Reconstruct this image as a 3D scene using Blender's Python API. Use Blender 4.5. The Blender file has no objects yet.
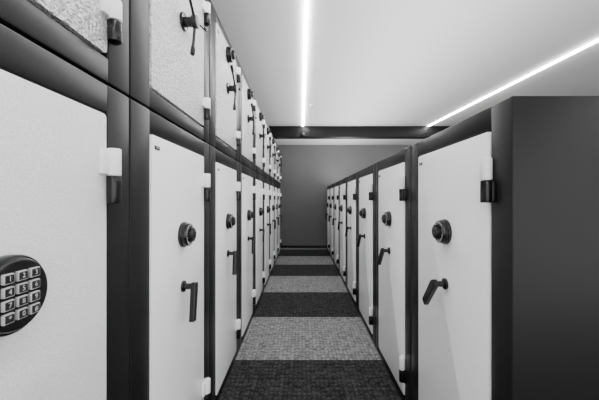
import bpy, bmesh, math, random
from mathutils import Matrix, Vector
S=bpy.context.scene
H=1.35; F=310.0
# ---------------- materials ----------------
def nm(name):
    m=bpy.data.materials.new(name); m.use_nodes=True
    nt=m.node_tree; b=nt.nodes['Principled BSDF']; return m,nt,b
def mat(name,col,rough=.5,metal=0,bump=None,var=0.0,vscale=3,spec=.5):
    m,nt,b=nm(name)
    b.inputs['Roughness'].default_value=rough; b.inputs['Metallic'].default_value=metal
    b.inputs['Specular IOR Level'].default_value=spec
    b.inputs['Base Color'].default_value=(col,col,col,1)
    tc=nt.nodes.new('ShaderNodeTexCoord')
    if var>0:
        n=nt.nodes.new('ShaderNodeTexNoise'); n.inputs['Scale'].default_value=vscale; n.inputs['Detail'].default_value=4
        nt.links.new(tc.outputs['Object'],n.inputs['Vector'])
        mr=nt.nodes.new('ShaderNodeMapRange'); mr.inputs['To Min'].default_value=col*(1-var); mr.inputs['To Max'].default_value=min(.95,col*(1+var))
        mr.inputs['From Min'].default_value=.3; mr.inputs['From Max'].default_value=.7
        nt.links.new(n.outputs['Fac'],mr.inputs['Value']); nt.links.new(mr.outputs[0],b.inputs['Base Color'])
    if bump:
        n=nt.nodes.new('ShaderNodeTexNoise'); n.inputs['Scale'].default_value=bump[0]; n.inputs['Detail'].default_value=2
        nt.links.new(tc.outputs['Object'],n.inputs['Vector'])
        bp=nt.nodes.new('ShaderNodeBump'); bp.inputs['Strength'].default_value=bump[1]; bp.inputs['Distance'].default_value=bump[2]
        nt.links.new(n.outputs['Fac'],bp.inputs['Height']); nt.links.new(bp.outputs[0],b.inputs['Normal'])
    return m
M_body=mat('safe_body_dark',.008,.36,bump=(350,.3,.0008),var=.08,spec=.18)
M_door=mat('safe_door_white',.90,.30,bump=(200,.5,.0012),var=.02,vscale=60)
M_doorh=mat('safe_door_hammertone',.78,.28,bump=(230,.8,.0035),var=.09,vscale=200)
M_doorf=mat('safe_door_sparkle',.76,.22,.3,bump=(130,1.0,.013),var=.32,vscale=140)
M_black=mat('black_plastic',.003,.26,bump=(60,.05,.001),spec=.35)
M_silver=mat('silver_marking',.5,.35,.3,bump=(80,.05,.001))
M_gap=mat('gap_dark',.002,.7,bump=(80,.05,.001),spec=.1)
M_hwhite=mat('hinge_white',.85,.35,bump=(150,.1,.001))
M_grey=mat('knob_grey',.012,.35,bump=(80,.05,.001),spec=.3)
MATS=[M_body,M_door,M_black,M_silver,M_gap,M_hwhite,M_grey]
MATSU=[M_body,M_doorh,M_black,M_silver,M_gap,M_hwhite,M_grey]
MATSF=[M_body,M_doorf,M_black,M_silver,M_gap,M_hwhite,M_grey]
BODY,DOOR,BLK,SIL,GAP,HW,GRY=range(7)
# ---------------- mesh helpers ----------------
def box(bm,lo,hi,mi,bev=0,seg=2,M=None):
    c=[(lo[i]+hi[i])/2 for i in range(3)]; s=[hi[i]-lo[i] for i in range(3)]
    t=bmesh.new(); bmesh.ops.create_cube(t,size=1,matrix=Matrix.Translation(c)@Matrix.Diagonal((*s,1)))
    if bev: bmesh.ops.bevel(t,geom=list(t.edges),offset=bev,segments=seg,affect='EDGES',profile=.5)
    merge(bm,t,mi,M,True)
def rbox(bm,lo,hi,mi,r=.012,bev=.003):
    pts=[]
    for cx,cz,a0 in ((hi[0]-r,hi[2]-r,0),(lo[0]+r,hi[2]-r,90),(lo[0]+r,lo[2]+r,180),(hi[0]-r,lo[2]+r,270)):
        for k in range(5):
            a=math.radians(a0+k*22.5); pts.append((cx+r*math.cos(a),cz+r*math.sin(a)))
    prism(bm,pts,lo[1],hi[1],mi,bev)
def cyl(bm,p0,p1,r,mi,r2=None,seg=24,bev=0,M=None):
    p0=Vector(p0);p1=Vector(p1);d=p1-p0
    t=bmesh.new()
    bmesh.ops.create_cone(t,cap_ends=True,segments=seg,radius1=r,radius2=r if r2 is None else r2,depth=d.length)
    if bev:
        es=[e for e in t.edges if abs(e.verts[0].co.z-e.verts[1].co.z)<1e-6]
        bmesh.ops.bevel(t,geom=es,offset=bev,segments=2,affect='EDGES',profile=.5)
    Q=d.to_track_quat('Z','Y').to_matrix().to_4x4()
    t.transform(Matrix.Translation((p0+p1)/2)@Q)
    merge(bm,t,mi,M)
def sph(bm,c,r,mi):
    t=bmesh.new(); bmesh.ops.create_uvsphere(t,u_segments=16,v_segments=10,radius=r,matrix=Matrix.Translation(c)); merge(bm,t,mi,None)
def merge(bm,t,mi,M,flat=False):
    if M is not None: t.transform(M)
    for f in t.faces: f.material_index=mi; f.smooth=not flat
    me=bpy.data.meshes.new('tmp'); t.to_mesh(me); t.free(); bm.from_mesh(me); bpy.data.meshes.remove(me)
def prism(bm,pts,y0,y1,mi,bev=.003):
    t=bmesh.new()
    vs=[t.verts.new((x,y0,z)) for x,z in pts]; f=t.faces.new(vs)
    r=bmesh.ops.extrude_face_region(t,geom=[f]); 
    for v in r['geom']:
        if isinstance(v,bmesh.types.BMVert): v.co.y=y1
    bmesh.ops.recalc_face_normals(t,faces=t.faces)
    if bev: bmesh.ops.bevel(t,geom=[e for e in t.edges if abs(e.verts[0].co.y-e.verts[1].co.y)<1e-6],offset=bev,segments=2,affect='EDGES',profile=.5)
    merge(bm,t,mi,None,True)
def finish(bm,name,mats=MATS):
    me=bpy.data.meshes.new(name); bm.to_mesh(me); bm.free()
    for m in mats: me.materials.append(m)
    try: me.set_sharp_from_angle(angle=math.radians(35))
    except Exception: pass
    return me
def text(bm,s,size,loc,mi):
    cu=bpy.data.curves.new('t','FONT'); cu.body=s; cu.size=size; cu.align_x='CENTER'; cu.align_y='CENTER'; cu.extrude=.0003
    o=bpy.data.objects.new('t',cu); S.collection.objects.link(o)
    dg=bpy.context.evaluated_depsgraph_get(); me=bpy.data.meshes.new_from_object(o.evaluated_get(dg))
    me.transform(Matrix.Translation(loc)@Matrix.Rotation(math.radians(90),4,'X'))
    t=bmesh.new(); t.from_mesh(me); merge(bm,t,mi,None,True)
    bpy.data.objects.remove(o); bpy.data.meshes.remove(me)

# ---------------- safe builder: front faces -Y, origin bottom centre front ----------------
def safe_mesh(name,w,h,depth,lock,handle,mleft=.125,mright=.118,mtop=.09,mbot=.07,lockz=1.2,handz=.96,lx=.03,hinges=None,armdx=-.10,mats=MATS):
    bm=bmesh.new()
    g=.0035
    x0,x1=-w/2+g,w/2-g
    dx0,dx1=x0+mleft,x1-mright; dz0,dz1=mbot,h-mtop
    gp=.007
    box(bm,(x0+.03,.05,.03),(x1-.03,depth-.004,h-.03),BODY)
    box(bm,(x0,0,.002),(dx0-gp,depth,h-.002),BODY,.005,3)
    box(bm,(dx1+gp,0,.002),(x1,depth,h-.002),BODY,.005,3)
    box(bm,(dx0-gp-.012,.0006,dz1+gp),(dx1+gp+.012,depth-.001,h-.0026),BODY,.005,2)
    box(bm,(dx0-gp-.012,.0006,.0026),(dx1+gp+.012,depth-.001,dz0-gp),BODY,.005,2)
    box(bm,(dx0-.02,.03,dz0-.02),(dx1+.02,.051,dz1+.02),GAP)
    F0=-.004
    rbox(bm,(dx0,F0,dz0),(dx1,.035,dz1),DOOR,.012,.003)
    hx=dx1+.010
    for (a,b) in hinges:
        mid=(a+b)/2
        cyl(bm,(hx,-.018,a),(hx,-.018,mid-.001),.019,BLK,bev=.003)
        cyl(bm,(hx,-.018,mid+.001),(hx,-.018,b),.019,HW,bev=.003)
        box(bm,(hx-.045,-.016,mid+.004),(hx,-.003,b-.006),HW,.002)
        box(bm,(hx,-.014,a+.004),(hx+.03,.004,mid-.004),BLK,.002)
    box(bm,(dx0+.02,F0-.003,dz1-.052),(dx0+.06,F0+.001,dz1-.038),BLK,.001)
    box(bm,(dx0+.024,F0-.0038,dz1-.047),(dx0+.056,F0-.002,dz1-.043),SIL)
    if lock=='dial':
        c=lockz
        cyl(bm,(lx,F0+.002,c),(lx,F0-.014,c),.058,BLK,seg=48,bev=.004)
        cyl(bm,(lx,F0-.013,c),(lx,F0-.036,c),.055,BLK,r2=.051,seg=48,bev=.002)
        for i in range(40):
            a=i*math.tau/40; L=.013 if i%4==0 else .007
            R=Matrix.Translation((lx,0,c))@Matrix.Rotation(a,4,'Y')
            box(bm,(-.001,F0-.0375,.049-L),(.001,F0-.0355,.049),SIL,M=R)
        cyl(bm,(lx,F0-.034,c),(lx,F0-.055,c),.031,GRY,r2=.027,seg=48,bev=.003)
        for i in range(24):
            a=i*math.tau/24; R=Matrix.Translation((lx,0,c))@Matrix.Rotation(a,4,'Y')
            box(bm,(-.0018,F0-.052,.026),(.0018,F0-.036,.0315),BLK,.0005,1,M=R)
        cyl(bm,(lx,F0-.054,c),(lx,F0-.0565,c),.018,BLK,seg=32)
    elif lock=='keypad':
        c=lockz
        cyl(bm,(lx,F0+.002,c),(lx,F0-.022,c),.073,BLK,seg=64,bev=.005)
        cyl(bm,(lx,F0-.021,c),(lx,F0-.030,c),.069,BLK,r2=.064,seg=64,bev=.002)
        cyl(bm,(lx,F0-.029,c),(lx,F0-.031,c),.060,BLK,seg=64)
        labs=['1','2','3','4','5','6','7','8','9','*','0','#']
        for i in range(12):
            r,q=divmod(i,3)
            X=lx+(q-1)*.027; Z=c+.0355-r*.0235
            box(bm,(X-.0105,F0-.037,Z-.009),(X+.0105,F0-.030,Z+.009),SIL,.0015)
            box(bm,(X-.0085,F0-.0378,Z-.0071),(X+.0085,F0-.036,Z+.0071),GRY,.0004,1)
            text(bm,labs[i],.013,(X,F0-.0383,Z),SIL)
    if handle=='lever':
        c=handz
        cyl(bm,(lx,F0+.002,c),(lx,F0-.010,c),.026,BLK,seg=32,bev=.003)
        cyl(bm,(lx,F0-.008,c),(lx,F0-.060,c),.014,BLK,r2=.013,seg=24)
        d=Vector((armdx,-.13)); d=d/d.length*.155; L=d.length; d.normalize(); n=Vector((-d.y,d.x))
        p=[(-.018,.012),(0,.020),(.03,.020),(L*.6,.018),(L,.017)]
        left=[(lx+d.x*s+n.x*wd,c+d.y*s+n.y*wd) for s,wd in p]; right=[(lx+d.x*s-n.x*wd,c+d.y*s-n.y*wd) for s,wd in reversed(p)]
        prism(bm,left+right,F0-.066,F0-.042,BLK,.003)
    elif handle=='wheel':
        c=handz
        cyl(bm,(lx,F0+.002,c),(lx,F0-.012,c),.040,BLK,seg=40,bev=.003)
        cyl(bm,(lx,F0-.010,c),(lx,F0-.050,c),.022,BLK,seg=32)
        cyl(bm,(lx,F0-.045,c),(lx,F0-.070,c),.030,GRY,seg=40,bev=.004)
        for k in range(3):
            a=math.radians(18+120*k)
            e=Vector((math.cos(a),0,math.sin(a)))
            o=Vector((lx,F0-.058,c))
            cyl(bm,o+e*.02,o+e*.150,.0065,BLK,seg=16)
            cyl(bm,o+e*.125,o+e*.165,.009,BLK,r2=.012,seg=16,bev=.003)
            sph(bm,o+e*.165,.0118,BLK)
    return finish(bm,name,mats)

HS=1.68
WR,WL=.915,.868
AR,AL=.6655,.5576
HG=[(.17,.327),(1.337,1.494)]
DEP=.62
mR=safe_mesh('safe_dial_lever',WR,HS,DEP,'dial','lever',hinges=HG,armdx=-.115,lx=.010)
mL=safe_mesh('safe_dial_lever_slim',WL,HS,DEP,'dial','lever',hinges=HG,armdx=-.02,lx=.0,lockz=1.185,mleft=.135,handz=.945)
mK=safe_mesh('safe_keypad',WL,HS,DEP,'keypad','lever',hinges=HG,armdx=-.025,lx=.004,lockz=1.173,handz=.93,mats=MATSU,mright=.122)
HU=.89
HGU=[(.12,.24),(.66,.78)]
mU=safe_mesh('safe_wheel',WL,HU,DEP,'dial','wheel',mtop=.07,mbot=.08,hinges=HGU,lx=.0,lockz=.74,handz=.49,mats=MATSF,mleft=.135)
def put(name,me,loc,rz):
    o=bpy.data.objects.new(name,me); S.collection.objects.link(o); o.location=loc; o.rotation_euler=(0,0,rz); return o
for i in range(8):
    put('safe',mR,(AR,.978+WR*(i+.5),0),-math.pi/2)
for i in range(-1,9):
    y=.137+WL*(i+.5)
    put('safe',mK if i<=0 else mL,(-AL,y,0),math.pi/2)
    put('stacked_safe',mU,(-AL,y,HS+.002),math.pi/2)

# ---------------- room ----------------
XL,XR,Y0,Y1,ZC=-AL-DEP-.03,5.6,-2.6,8.54,H+1.49
def slab(name,lo,hi,m,bev=0):
    bm=bmesh.new(); box(bm,lo,hi,0,bev); me=finish(bm,name,[m])
    o=bpy.data.objects.new(name,me); S.collection.objects.link(o); return o
M_wall=mat('wall_paint_light',.6,.8,bump=(60,.1,.002),var=.03)
M_back=mat('wall_paint_grey',.10,.75,bump=(90,.15,.002),var=.06,vscale=2,spec=.2)
M_ceil=mat('ceiling_paint',.68,.9,bump=(80,.05,.001),var=.01,vscale=1)
M_beam=mat('beam_dark',.006,.5,bump=(80,.05,.001),spec=.2)
# carpet
m,nt,b=nm('carpet_tiles'); L=nt.links
geo=nt.nodes.new('ShaderNodeNewGeometry'); sep=nt.nodes.new('ShaderNodeSeparateXYZ'); L.new(geo.outputs['Position'],sep.inputs[0])
def math_(op,a,bv=None,c=None):
    n=nt.nodes.new('ShaderNodeMath'); n.operation=op
    for i,v in enumerate((a,bv,c)):
        if v is None: continue
        if isinstance(v,(int,float)): n.inputs[i].default_value=v
        else: L.new(v,n.inputs[i])
    return n.outputs[0]
T=.945
u=math_('DIVIDE',math_('SUBTRACT',sep.outputs['Y'],2.6),T)
par=math_('FLOORED_MODULO',math_('FLOOR',u),2.0)   # 0 -> light band
def cells(sx,sy):
    vm=nt.nodes.new('ShaderNodeVectorMath'); vm.operation='MULTIPLY'; L.new(geo.outputs['Position'],vm.inputs[0]); vm.inputs[1].default_value=(sx,sy,1)
    fl=nt.nodes.new('ShaderNodeVectorMath'); fl.operation='FLOOR'; L.new(vm.outputs[0],fl.inputs[0])
    wn=nt.nodes.new('ShaderNodeTexWhiteNoise'); wn.noise_dimensions='2D'; L.new(fl.outputs[0],wn.inputs['Vector']); return wn.outputs['Value']
c1=cells(85,85); c2=cells(30,45)
rx=math_('ABSOLUTE',math_('SINE',math_('MULTIPLY',sep.outputs['X'],95.0)))
ry=math_('ABSOLUTE',math_('SINE',math_('MULTIPLY',sep.outputs['Y'],62.0)))
rib=math_('MULTIPLY',rx,ry)
tex=math_('ADD',math_('ADD',math_('MULTIPLY',c1,.4),math_('MULTIPLY',c2,.35)),math_('MULTIPLY',rib,.25))
lightc=math_('ADD',math_('MULTIPLY',tex,.30),.03)
darkc=math_('ADD',math_('MULTIPLY',math_('POWER',tex,1.5),.062),.003)
mx=nt.nodes.new('ShaderNodeMix'); mx.data_type='FLOAT'; L.new(par,mx.inputs[0]); L.new(lightc,mx.inputs[2]); L.new(darkc,mx.inputs[3])
L.new(mx.outputs[0],b.inputs['Base Color']); b.inputs['Roughness'].default_value=.95; b.inputs['Specular IOR Level'].default_value=.1
bp=nt.nodes.new('ShaderNodeBump'); bp.inputs['Strength'].default_value=.3; bp.inputs['Distance'].default_value=.002; L.new(tex,bp.inputs['Height']); L.new(bp.outputs[0],b.inputs['Normal'])
M_carpet=m
slab('floor',(XL-.1,Y0,-.1),(XR+.1,Y1+.1,0),M_carpet)
slab('ceiling',(XL-.1,Y0,ZC),(XR+.1,Y1+.1,ZC+.1),M_ceil)
slab('wall_left',(XL-.1,Y0,0),(XL,Y1,ZC),M_wall)
slab('wall_right',(XR,Y0,0),(XR+.1,Y1,ZC),M_wall)
slab('wall_back',(XL-.1,Y1,0),(XR+.1,Y1+.1,ZC),M_back)
slab('ceiling_beam',(XL,6.33,H+1.266),(XR,6.55,ZC),M_beam,.003)
slab('baseboard_back',(XL+.0,Y1-.015,0),(XR,Y1,.07),M_beam,.003)
# LED strips
def emis(name,s):
    m=bpy.data.materials.new(name); m.use_nodes=True; nt=m.node_tree
    b=nt.nodes['Principled BSDF']; b.inputs['Base Color'].default_value=(.9,.9,.9,1)
    b.inputs['Emission Color'].default_value=(1,1,1,1); b.inputs['Emission Strength'].default_value=s; return m
M_led=emis('led_diffuser',105)
M_alu=mat('led_profile',.7,.5,bump=(60,.05,.001))
def led(x,y0,y1,x2=None):
    x2=x if x2 is None else x2
    bm=bmesh.new(); Ln=math.hypot(x2-x,y1-y0)
    box(bm,(-.013,0,-.014),(.013,Ln,0),0)
    box(bm,(-.018,0,-.004),(-.013,Ln,0),1); box(bm,(.013,0,-.004),(.018,Ln,0),1)
    o=bpy.data.objects.new('led_strip_light',finish(bm,'led_strip_light',[M_led,M_alu])); S.collection.objects.link(o)
    o.location=(x,y0,ZC); o.rotation_euler=(0,0,-math.atan2(x2-x,y1-y0))
led(.05,Y0+.1,6.31,.02); led(3.07,Y0+.1,6.31,2.57)
def area(name,loc,rot,sx,sy,p):
    l=bpy.data.lights.new(name,'AREA'); l.shape='RECTANGLE'; l.size=sx; l.size_y=sy; l.energy=p
    o=bpy.data.objects.new(name,l); S.collection.objects.link(o); o.location=loc; o.rotation_euler=rot; return o
area('ceiling_fill',(AR+.32,.978+3.66,HS+.03),(math.pi,0,0),.35,7.2,120)  # added fill, hidden on top of the right safes, brightens the ceiling
area('beam_rear_fill',(1.6,6.62,2.66),(math.radians(105),0,0),4.5,.08,55)  # added fill hidden behind the beam, brightens far ceiling and back wall
# smoke detector
bm=bmesh.new(); z=ZC
cyl(bm,(.158,4.91,z),(.158,4.91,z-.012),.05,0,seg=32,bev=.002); cyl(bm,(.158,4.91,z-.012),(.158,4.91,z-.035),.042,0,r2=.030,seg=32,bev=.004)
cyl(bm,(.158,4.91,z-.035),(.158,4.91,z-.037),.012,1,seg=20)
o=bpy.data.objects.new('smoke_detector',finish(bm,'smoke_detector',[M_wall,M_grey])); S.collection.objects.link(o)
bm=bmesh.new()
box(bm,(-.03,6.27,H+1.27),(.12,6.33,H+1.34),0,.01); cyl(bm,(.045,6.275,H+1.305),(.045,6.262,H+1.305),.02,1,seg=20)
o=bpy.data.objects.new('motion_sensor',finish(bm,'motion_sensor',[M_black,M_grey])); S.collection.objects.link(o)

w=bpy.data.worlds.new('World'); S.world=w; w.use_nodes=True
w.node_tree.nodes['Background'].inputs[0].default_value=(1,1,1,1); w.node_tree.nodes['Background'].inputs[1].default_value=3.8

cam=bpy.data.cameras.new('Camera'); co=bpy.data.objects.new('Camera',cam); S.collection.objects.link(co)
co.location=(0,0,H); co.rotation_euler=(math.pi/2,0,0)
cam.sensor_width=36; cam.lens=36*F/599; cam.shift_x=-2.5/599; cam.shift_y=-1/599; cam.clip_start=.02
S.camera=co
